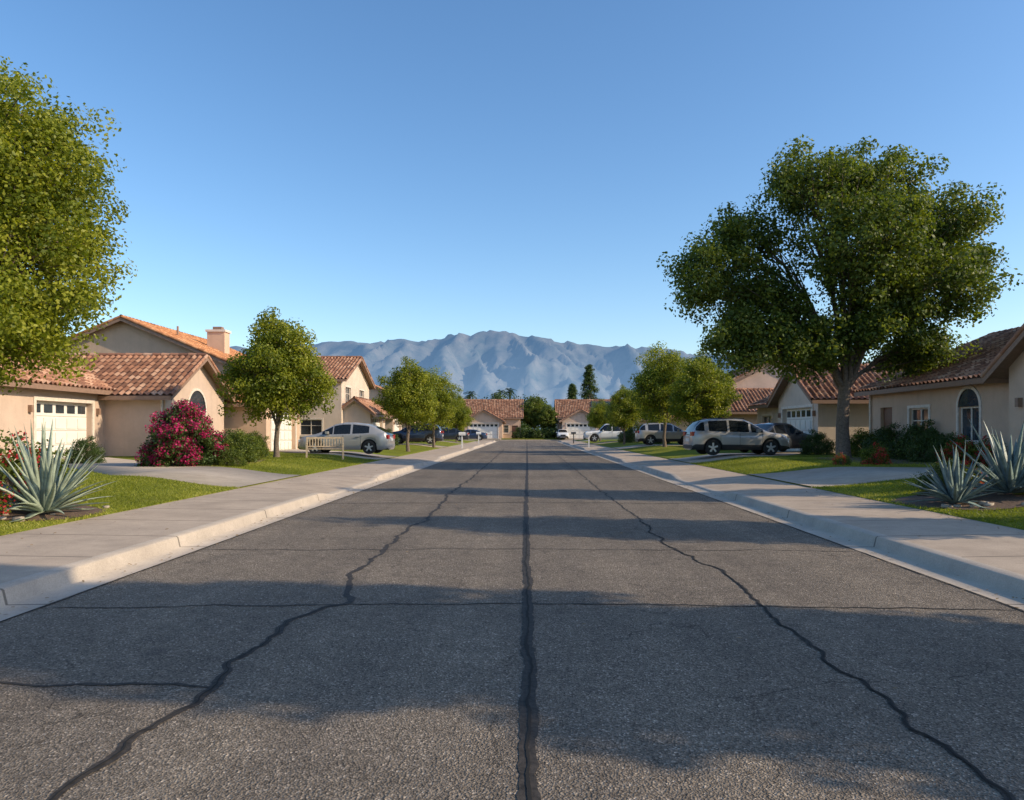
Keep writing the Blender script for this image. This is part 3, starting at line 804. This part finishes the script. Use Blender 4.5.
# right house B
h = House('stucco_house', ST_CREAM, TILE_BR)
h.block(14.0, 20, 35.6, 41.2, ZB, 3.2, 'x', 1.6, {'W': [(.7, 4.9, .02, 2.3, 'garage')]})
h.block(15.4, 25, 40, 49.5, ZB, 3.3, 'y', 2.1, {'W': [(3.2, 4.6, .8, 2.1, 'win'), (6.5, 8.4, .8, 2.1, 'win')]})
h.done()
generic(1, 54, ST_PINK, TILE_BR, True, fine=True); generic(1, 73.4, ST_BEIGE, TILE_OR); generic(1, 92.4, ST_TAN, TILE_BR, True)
# end-of-street houses facing the camera
def endhouse(x0, w, wall, tile, solar=False, y=121):
    h = House('stucco_house', wall, tile); zb = .28
    h.block(x0, x0+w, y, y+9, zb, 3.9, 'x', 2.8, {'S': [(w*.62, w*.62+1.6, .9, 2.2, 'win'), (w*.85, w*.85+1, .02, 2.1, 'door')]}, fine=False)
    h.block(x0+.4, x0+6.4, y-3.5, y+2, zb, 3.2, 'y', 1.7, {'S': [(.7, 5.3, .02, 2.4, 'garage')]}, fine=False)
    h.done()
    if solar:
        A = Acc(); k = 2.8/4.5
        v = Vector((0, 1, k)).normalized(); n = Vector((0, -k, 1)).normalized()
        for i in range(4):
            for j in range(2):
                A.box(Vector((x0+w*.5+i*1.1, y+.8, 3.9+.8*k+.25))+v*(j*1.75), X_*1.04, v*1.68, n*.05)
        A.obj('solar_panels', GLASS, h.e)
endhouse(-10.3, 9.2, ST_TAN, TILE_BR); endhouse(5.2, 11, ST_BEIGE, TILE_BR, True); endhouse(-30, 12, ST_CREAM, TILE_OR); endhouse(24, 12, ST_TAN, TILE_OR)
for x in (-6.8, 8.6):
    A = Acc(); A.abox(x-2.7, x+2.7, YEND+9.1, 117.6, .15, .315); A.obj('driveway', CONCD)

# ------------------------------------------------------------------ vehicles
def carpaint(name, c, metal=.6):
    m, nt, b = newmat(name)
    nt.links.new(ramp(nt, noise(nt, 300, 2), [(.3, tuple(x*.93 for x in c)), (.7, c)]), b.inputs['Base Color'])
    b.inputs['Metallic'].default_value = metal; b.inputs['Roughness'].default_value = .35; b.inputs['Coat Weight'].default_value = .8; b.inputs['Coat Roughness'].default_value = .05
    return m
P_SIL = carpaint('silver_paint', (.46, .44, .41), .4); P_GRY = carpaint('grey_paint', (.40, .385, .37), .35); P_BLK = carpaint('dark_paint', (.03, .035, .045), .3)
P_WHT = carpaint('white_paint', (.75, .75, .74), 0); P_BLU = carpaint('blue_paint', (.03, .05, .10), .3)
RUB = simple('rubber', (.02, .02, .02), .8); RIM = simple('alloy', (.6, .6, .6), .35, .5); BLACKP = simple('black_plastic', (.025, .025, .027), .6)
HL = simple('headlamp', (.7, .7, .7), .1); TL = simple('taillamp', (.35, .01, .01), .2); CGL = simple('car_glass', (.012, .015, .018), .05)
def car(kind, x, y, rotz, paint, z=None, name='parked_car', sc=1.0):
    e = empty(name, (x, y, (Hl(abs(x))+.036) if z is None else z), rotz, sc)
    if kind == 'suv':
        L = 4.5; W = .91; Hh = 1.66
        top = [(-2.25, .90), (-2.20, 1.05), (-2.04, 1.36), (-1.84, 1.55), (-1.45, 1.63), (-.5, 1.67), (.2, 1.62), (.50, 1.50), (1.12, 1.12), (1.30, 1.06), (1.85, .97), (2.12, .86), (2.25, .68)]
        belt = [(-2.25, .86), (-2.12, 1.12), (-1, 1.08), (.9, 1.02), (1.12, 1.03), (1.30, 1.0), (1.85, .91), (2.12, .80), (2.25, .62)]
        xw = (-1.32, 1.34); wr = .35; pil = [(-1.72, -1.52), (-.66, -.56), (.34, .43)]; clr = .24
    elif kind == 'hatch':
        L = 4.35; W = .87; Hh = 1.5
        top = [(-2.17, .82), (-2.12, .98), (-1.98, 1.08), (-1.55, 1.29), (-1.1, 1.42), (-.5, 1.49), (0, 1.49), (.4, 1.42), (1.1, 1.03), (1.3, .96), (1.85, .85), (2.07, .75), (2.17, .60)]
        belt = [(-2.17, .78), (-2.02, .99), (-1.5, 1.02), (-1, .98), (.9, .92), (1.1, .94), (1.3, .90), (1.85, .80), (2.07, .69), (2.17, .54)]
        xw = (-1.28, 1.32); wr = .32; pil = [(-1.9, -1.28), (-.45, -.36), (.42, .48)]; clr = .2
    elif kind == 'sedan':
        L = 4.6; W = .89; Hh = 1.45
        top = [(-2.3, .80), (-2.25, .96), (-1.75, 1.04), (-1.55, 1.08), (-.9, 1.38), (-.5, 1.44), (.1, 1.45), (.4, 1.38), (1.1, .98), (1.3, .93), (2.0, .82), (2.2, .72), (2.3, .58)]
        belt = [(-2.3, .76), (-2.2, .92), (-1.6, .98), (-1, .94), (.9, .89), (1.1, .91), (1.3, .88), (2.0, .77), (2.2, .66), (2.3, .52)]
        xw = (-1.38, 1.42); wr = .32; pil = [(-1.05, -.97), (-.25, -.17)]; clr = .2
    else:
        L = 5.5; W = .97; Hh = 1.85
        top = [(-2.75, 1.08), (-2.7, 1.12), (-1.0, 1.12), (-.90, 1.20), (-.78, 1.72), (-.6, 1.82), (.5, 1.84), (.75, 1.74), (1.25, 1.22), (1.4, 1.16), (2.5, 1.08), (2.68, .98), (2.75, .75)]
        belt = [(-2.75, 1.05), (-2.7, 1.09), (-1.0, 1.09), (1.2, 1.10), (1.4, 1.10), (2.5, 1.0), (2.68, .92), (2.75, .7)]
        xw = (-1.7, 1.75); wr = .39; pil = [(-.1, 0.0)]; clr = .36
    xs = sorted(set(list(np.round(np.arange(-L/2, L/2+.001, .05), 3))+[L/2]))
    A = Acc(); rows = []
    tx, tz = zip(*top); bx, bz = zip(*belt)
    Ra = wr+.075
    for xx in xs:
        t = np.interp(xx, tx, tz); b_ = min(np.interp(xx, bx, bz), t-.02)
        q = abs(xx)/(L/2); w = W*(1-.16*max(0, (q-.78)/.22)**2.2)
        zl = clr+(.08*max(0, (q-.86)/.14))
        for c in xw:
            if abs(xx-c) < Ra: zl = max(zl, wr+math.sqrt(Ra*Ra-(xx-c)**2))
        zl = min(zl, b_-.1)
        gh = max(0, t-b_); k = min(1, gh/.5)
        wt = w*(.93-.19*k)
        pr = [(w*.55, clr), (w*.97, zl), (w*.995, max(zl+.03, clr+.3*(b_-clr))), (w*1.0, zl+(b_-zl)*.62), (w*.975, b_-.035), (w*.935, b_), (wt, t-.075*k-.004), (wt*.90, t-.012), (wt*.5, t+.012), (0, t+.018)]
        rows.append([(xx, yy, zz) for yy, zz in pr]+[(xx, -yy, zz) for yy, zz in pr[-2::-1]])
    n = len(rows[0])
    for r_ in rows: A.v += r_
    npr = 10
    for i in range(len(xs)-1):
        xm = (xs[i]+xs[i+1])/2
        t = np.interp(xm, tx, tz); b_ = np.interp(xm, bx, bz)
        sl = abs(np.interp(xm+.05, tx, tz)-np.interp(xm-.05, tx, tz))/.1
        for j in range(n-1):
            jj = j if j < npr-1 else n-2-j
            m = 0
            pl = any(a <= xm <= b for a, b in pil)
            if jj == 5 and t-b_ > .17 and not pl: m = 1
            if jj >= 6 and sl > .42 and t-b_ > .06 and t < Hh-.06 and (jj >= 7): m = 1
            if jj == 0: m = 2
            if jj == 1 and (kind == 'suv'): m = 2
            a = i*n+j
            A.f.append((a, a+n, a+n+1, a+1)); A.m.append(m)
    A.f.append(tuple(range(n))); A.m.append(0); A.f.append(tuple((len(xs)-1)*n+k for k in reversed(range(n)))); A.m.append(0)
    A.obj('body', [paint, CGL, BLACKP], e, smooth=True)
    for c in xw:
        for sy in (-1, 1):
            wv = Acc(); yo = sy*(W*.985); yi = sy*(W*.985-.22)
            prof = [(wr*.62, yo-sy*.03), (wr*.66, yo), (wr*.93, yo), (wr, yo-sy*.03), (wr, yi+sy*.02), (wr*.9, yi), (wr*.2, yi)]
            m = 28; i0 = len(wv.v)
            for (rr_, yy) in prof:
                for k in range(m):
                    a = 2*math.pi*k/m; wv.v.append((c+rr_*math.cos(a), yy, wr+rr_*math.sin(a)))
            for p in range(len(prof)-1):
                for k in range(m):
                    k2 = (k+1) % m; wv.f.append((i0+p*m+k, i0+p*m+k2, i0+(p+1)*m+k2, i0+(p+1)*m+k)); wv.m.append(0)
            wv.tube([(c, yo-sy*.07, wr), (c, yo-sy*.069, wr)], [wr*.63]*2, 28, 2, cap=True)
            wv.tube([(c, yo-sy*.04, wr), (c, yo-sy*.005, wr)], [wr*.18]*2, 14, 1, cap=True)
            for k in range(5):
                a = 2*math.pi*k/5+.3; d = Vector((math.cos(a), 0, math.sin(a))); p = Vector((-math.sin(a), 0, math.cos(a)))
                wv.box(Vector((c, yo-sy*.05, wr))+d*wr*.14-p*wr*.11, d*wr*.52, p*wr*.22, Vector((0, sy*.035, 0)), 1)
            wv.obj('wheel', [RUB, RIM, BLACKP], e, smooth=False)
    D = Acc()
    bm = float(np.interp(0, bx, bz))
    doors = {'suv': (.95, -.1, -.98), 'hatch': (.92, -.05, -.90), 'sedan': (.9, -.2, -1.0), 'pickup': (1.1, -.04, -.92)}[kind]
    for sy in (-1, 1):
        for dx in doors:
            D.box((dx, sy*(W*.97), clr+.16), (.012, 0, 0), (0, sy*(W*.034), 0), (0, 0, bm-clr-.22), 0)
        for dx in doors[1:]:
            D.box((dx+.06, sy*W*.985, bm-.14), (.18, 0, 0), (0, sy*.05, 0), (0, 0, .03), 1)
        D.box((doors[0]-.28, sy*W*.93, bm+.0), (.13, 0, 0), (0, sy*.2, 0), (0, 0, .13), 1)
        zt = float(np.interp(-L/2+.12, bx, bz)); zh = float(np.interp(L/2-.2, bx, bz))
        D.box((-L/2-.012, sy*W*.48, zt-.22), (.2, 0, 0), (0, sy*W*.40, 0), (0, 0, .19), 3)
        D.box((L/2-.34, sy*W*.52, zh-.17), (.30, 0, 0), (0, sy*W*.385, 0), (0, 0, .12), 2)
    D.box((L/2-.04, -W*.45, .42), (.06, 0, 0), (0, W*.9, 0), (0, 0, .22), 0)
    D.box((L/2-.1, -W*.8, .27), (.12, 0, 0), (0, W*1.6, 0), (0, 0, .13), 0)
    D.box((-L/2-.02, -W*.8, .30), (.12, 0, 0), (0, W*1.6, 0), (0, 0, .16), 0 if kind != 'hatch' else 1)
    D.box((-L/2-.03, -.26, .62), (.04, 0, 0), (0, .52, 0), (0, 0, .14), 2)
    if kind == 'suv':
        for sy in (-1, 1): D.box((-1.4, sy*W*.62, Hh-.01), (1.6, 0, 0), (0, sy*.04, 0), (0, 0, .05), 0)
    D.obj('trim', [BLACKP, paint, HL, TL], e, bevel=.008)
    if kind == 'pickup':
        B = Acc()
        B.abox(-2.6, -1.05, -.80, .80, 1.125, 1.135, 0); B.obj('bed', BLACKP, e)
    return e
car('suv', 9.3, 33.0, 0.05, P_GRY, sc=.96)
car('sedan', 12.3, 36.6, 0.55, P_BLK)
car('hatch', -8.75, 36.0, math.pi-.04, P_SIL)
zr = .003
car('suv', -9.2, 61, math.pi, P_BLU)
car('sedan', -8.6, 80, math.pi, P_BLK)
car('sedan', -7.6, 98, math.pi, P_BLU)
car('pickup', 8.6, 76, math.pi, P_WHT, name='pickup_truck')
car('suv', 10.6, 56.4, 0, P_SIL)
car('sedan', 5.6, 117, -math.pi/2, P_WHT, .32)

# ------------------------------------------------------------------ street furniture
WOOD = simple('weathered_wood', (.42, .33, .23), .8, var=.3, scale=12)
def bench(x, y, rot):
    e = empty('garden_bench', (x, y, Hl(abs(x))+.02), rot); A = Acc(); w = 1.5
    for sx in (-w/2, w/2-.07):
        A.abox(sx, sx+.07, -.25, -.18, 0, .62); A.abox(sx, sx+.07, .2, .27, 0, .92); A.abox(sx-.001, sx+.071, -.27, .199, .62, .66); A.abox(sx+.01, sx+.06, -.179, .199, .34, .40)
    A.obj('legs', WOOD, e, bevel=.005)
    A = Acc()
    for k in range(5): A.abox(-w/2+.001, w/2-.001, -.24+k*.09, -.17+k*.09, .42, .445)
    A.obj('seat', WOOD, e)
    A = Acc(); A.abox(-w/2+.072, w/2-.072, .21, .25, .84, .92); A.abox(-w/2+.072, w/2-.072, .21, .25, .50, .55)
    for k in range(12): A.abox(-w/2+.12+k*.112, -w/2+.17+k*.112, .215, .24, .551, .839)
    A.obj('backrest', WOOD, e)
bench(-8.3, 30.4, math.pi*.08)
def mailbox(x, y, mat):
    e = empty('mailbox', (x, y, .16)); A = Acc()
    A.abox(-.05, .05, -.05, .05, 0, 1.0); A.obj('post', mat, e)
    B = Acc(); n = 10; L = .5
    pr = [(-.1, 0), (.1, 0)]+[(.1*math.cos(math.pi*k/n), .14+.1*math.sin(math.pi*k/n)) for k in range(n+1)]
    m = len(pr)
    for xx in (-L/2, L/2):
        B.v += [(xx, a, 1.001+b) for a, b in pr]
    for k in range(m): B.f.append((k, (k+1) % m, m+(k+1) % m, m+k)); B.m.append(0)
    B.f.append(tuple(range(m))); B.m.append(0); B.f.append(tuple(reversed(range(m, 2*m)))); B.m.append(0)
    B.abox(-.02, .1, .11, .12, 1.15, 1.19)
    B.obj('box', mat, e)
WHT = simple('white_enamel', (.75, .74, .7), .5); DKM = simple('dark_metal', (.05, .05, .05), .5)
for (x, y, m) in [(5.0, 59.8, WHT), (-5.0, 57, WHT), (5.0, 79.5, DKM), (-5.0, 76.5, WHT)]: mailbox(x, y, m)

# ------------------------------------------------------------------ distant things
rs = np.random.RandomState(77)
def mass(name, spots, mat, seed, L=.5, W=.35, per=40, sig=.7):
    C = []; r_ = np.random.RandomState(seed)
    for (x, y, z, rx, rz) in spots:
        nc = int(16*rx)
        d = r_.normal(0, 1, (nc, 3)); d /= np.linalg.norm(d, axis=1)[:, None]
        C.append(d*(r_.rand(nc, 1)**.4)*np.array([rx, rx, rz])+np.array([x, y, z]))
    C = np.concatenate(C); B = np.clip(.45+r_.normal(0, .22, len(C)), 0, 1)
    V, F, tv = leaves(r_, C, B, per, sig, L, W)
    V[:, 2] = np.maximum(V[:, 2], 0)
    link(bpy.data.objects.new(name, np_mesh(name, V, F, mat, tv)))
sp = []
for k in range(60):
    x = -150+k*5+R.uniform(-2, 2); sp.append((x, R.uniform(142, 175), R.uniform(2, 3.8), R.uniform(2.6, 4.2), R.uniform(3, 4.5)))
for k in range(26):
    for s in (-1, 1):
        sp.append((s*R.uniform(33, 60), 5+k*5.5, R.uniform(2, 3.5), R.uniform(2, 3.2), R.uniform(2.4, 3.4)))
mass('distant_trees', sp, LEAF_D, 3)
mass('hedge', [(x, YEND+12.5+R.uniform(-.3, .3), 1.0, .9, .9) for x in np.arange(-1.2, 4.6, .8)]+[(x, YEND+12.6, .9, .8, .7) for x in np.arange(17, 30, .9)], LEAF_D, 5, .22, .15, 70, .25)
CT = round_tree(61, LEAF_D, 7.4, 2.8, 60, .2, .13); CT2 = round_tree(62, LEAF_G, 7.0, 2.5, 60, .2, .13)
place_tree(CT2, 'shade_tree', 1.2, 124, .28); place_tree(CT2, 'shade_tree', 3.4, 121.5, .28, 1, .8); place_tree(CT2, 'shade_tree', 19.5, 122, .28, 2, 1)
place_tree(CT, 'shade_tree', -14, 122, .28, 2, .9)
place_tree(CT2, 'shade_tree', 12.2, 70, None, 2, 1); place_tree(CT, 'shade_tree', -11.8, 73, None, 2, .95); place_tree(CT2, 'shade_tree', 12.4, 51.8, None, 1, .9)
# conifers
def conifer(x, y, hgt, seed):
    r_ = np.random.RandomState(seed); e = empty('pine_tree', (x, y, .1)); A = Acc()
    A.tube([(0, 0, 0), (0, 0, hgt*.5), (0, 0, hgt*.97)], [.3, .2, .04], 8); C = []
    for k in range(34):
        t = .2+.8*k/34; z = hgt*t; rr_ = (1-t)**.7*hgt*.20+.25
        for q in range(5):
            a = r_.rand()*6.28; ro = rr_*r_.uniform(.5, 1.1)
            tip = (math.cos(a)*ro, math.sin(a)*ro, z-.25*ro)
            A.tube([(0, 0, z), tip], [.05, .02], 4)
            for w_ in (.4, .7, 1): C.append([tip[0]*w_, tip[1]*w_, z-.25*ro*w_])
    A.obj('trunk', BARK, e); C = np.array(C)
    V, F, tv = leaves(r_, C, np.clip(.4+r_.normal(0, .2, len(C)), 0, 1), 24, .28, .42, .12, .6)
    link(bpy.data.objects.new('foliage', np_mesh('foliage', V, F, LEAF_D, tv)), e)
conifer(12.6, 150, 15.0, 1); conifer(9.6, 158, 11.5, 2); conifer(29, 150, 12, 4)
# palms
def palm(x, y, hgt, seed):
    r = random.Random(seed); e = empty('palm_tree', (x, y, 0)); A = Acc()
    A.tube([(0, 0, 0), (.1, 0, hgt*.5), (.15, 0, hgt)], [.28, .2, .18], 8); A.obj('trunk', BARK, e); F_ = Acc()
    for k in range(34):
        az = r.uniform(0, 6.28); el = r.uniform(-.5, 1.3); L = r.uniform(2.2, 3); h_ = Vector((math.cos(az), math.sin(az), 0)); sd = Vector((-h_.y, h_.x, 0))
        P = [Vector((.15, 0, hgt))+h_*L*u*math.cos(el)+Z_*(L*u*math.sin(el)-1.4*u*u*L*.45) for u in [i/6 for i in range(7)]]
        for i in range(6):
            w0 = .35*math.sin(.4+i/6*2.6); w1 = .35*math.sin(.4+(i+1)/6*2.6) if i < 5 else .02
            for s_ in (-1, 1):
                F_.poly([P[i], P[i]+sd*s_*w0-Z_*.12, P[i].lerp(P[i+1], .55)+sd*s_*w0*.9-Z_*.12, P[i].lerp(P[i+1], .6)])
    F_.obj('fronds', LEAF_D, e)
palm(-4.6, 190, 11.6, 1); palm(-15.5, 200, 11.4, 3); palm(-7.5, 205, 12.0, 2)
mass('distant_trees', [(-14+k*3.4, 185+3*(k % 2), 6.4+.5*(k % 3), 2.6, 3.2) for k in range(6)]+[(16+k*3, 150, 4.5, 2.4, 3) for k in range(5)], LEAF_D, 8)

# mountains
nx, ny = 620, 90
xs = np.linspace(-4600, 4600, nx); ys = np.linspace(2400, 4300, ny)
prof_px = [(-4600, 60), (-3000, 220), (-1900, 350), (-1100, 400), (-905, 410), (-650, 414), (-445, 424), (-330, 448), (-170, 466), (-30, 450), (150, 416), (340, 402), (610, 385), (890, 345), (1250, 270), (2200, 180), (4600, 70)]
ax_, az_ = zip(*prof_px)
V = []
for y in ys:
    for x in xs:
        hh = np.interp(x, ax_, az_)
        t = (y-2400)/1000
        env = min(1, max(0, t))**0.95 if y < 3400 else max(0.0, 1-(y-3400)/1500)
        wx = x+220*mnoise.noise(Vector((x*.0012, y*.0016, 7)))
        a = 1-abs(mnoise.noise(Vector((wx*.0040, y*.0011, 2.0))))*2.4
        b_ = 1-abs(mnoise.noise(Vector((wx*.0105, y*.0034, 5.0))))*2.2
        c_ = 1-abs(mnoise.noise(Vector((wx*.027, y*.011, 9.0))))*2.0
        mid = math.sin(min(1, max(0, t))*math.pi)**.8 if t < 1 else 0
        z = hh*env + (a*95+b_*60+c_*24-95)*mid*min(1, hh/300) + (b_*12+c_*10-15)*(env**2)
        V.append((x, y, max(-1, z)))
F = []
for i in range(ny-1):
    for j in range(nx-1):
        a = i*nx+j; F.append((a, a+1, a+nx+1, a+nx))
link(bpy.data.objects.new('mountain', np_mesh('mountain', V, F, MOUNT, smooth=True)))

# ------------------------------------------------------------------ light
EL = math.radians(29); BEH = math.radians(14)
s = Vector((math.cos(BEH)*math.cos(EL), -math.sin(BEH)*math.cos(EL), math.sin(EL)))
ld = bpy.data.lights.new('sun', 'SUN'); ld.energy = 5.0; ld.angle = math.radians(.5); ld.color = (1, .83, .59)
lo = bpy.data.objects.new('sun', ld); lo.rotation_euler = s.to_track_quat('Z', 'Y').to_euler(); COL.objects.link(lo)
w = bpy.data.worlds.new('World'); scene.world = w; w.use_nodes = True
nt = w.node_tree; bg = nt.nodes['Background']
sky = nt.nodes.new('ShaderNodeTexSky'); sky.sky_type = 'NISHITA'; sky.sun_disc = False
sky.sun_elevation = EL; sky.sun_rotation = math.radians(90)+BEH
sky.air_density = 1.0; sky.dust_density = .8; sky.ozone_density = 2.2
hs = nt.nodes.new('ShaderNodeHueSaturation'); hs.inputs['Saturation'].default_value = 1.18; hs.inputs['Value'].default_value = 1.42
nt.links.new(sky.outputs[0], hs.inputs['Color'])
nt.links.new(hs.outputs[0], bg.inputs[0]); bg.inputs[1].default_value = .15

cd = bpy.data.cameras.new('camera'); cam = bpy.data.objects.new('camera', cd); COL.objects.link(cam)
cam.location = (0, 0, 1.5); cam.rotation_euler = (math.radians(90), 0, 0)
cd.sensor_width = 36; cd.lens = 740/1024*36; cd.shift_x = -15/1024; cd.shift_y = 31/1024
cd.clip_start = .05; cd.clip_end = 20000
scene.camera = cam
scene.view_settings.view_transform = 'Standard'; scene.view_settings.look = 'None'; scene.view_settings.exposure = 0
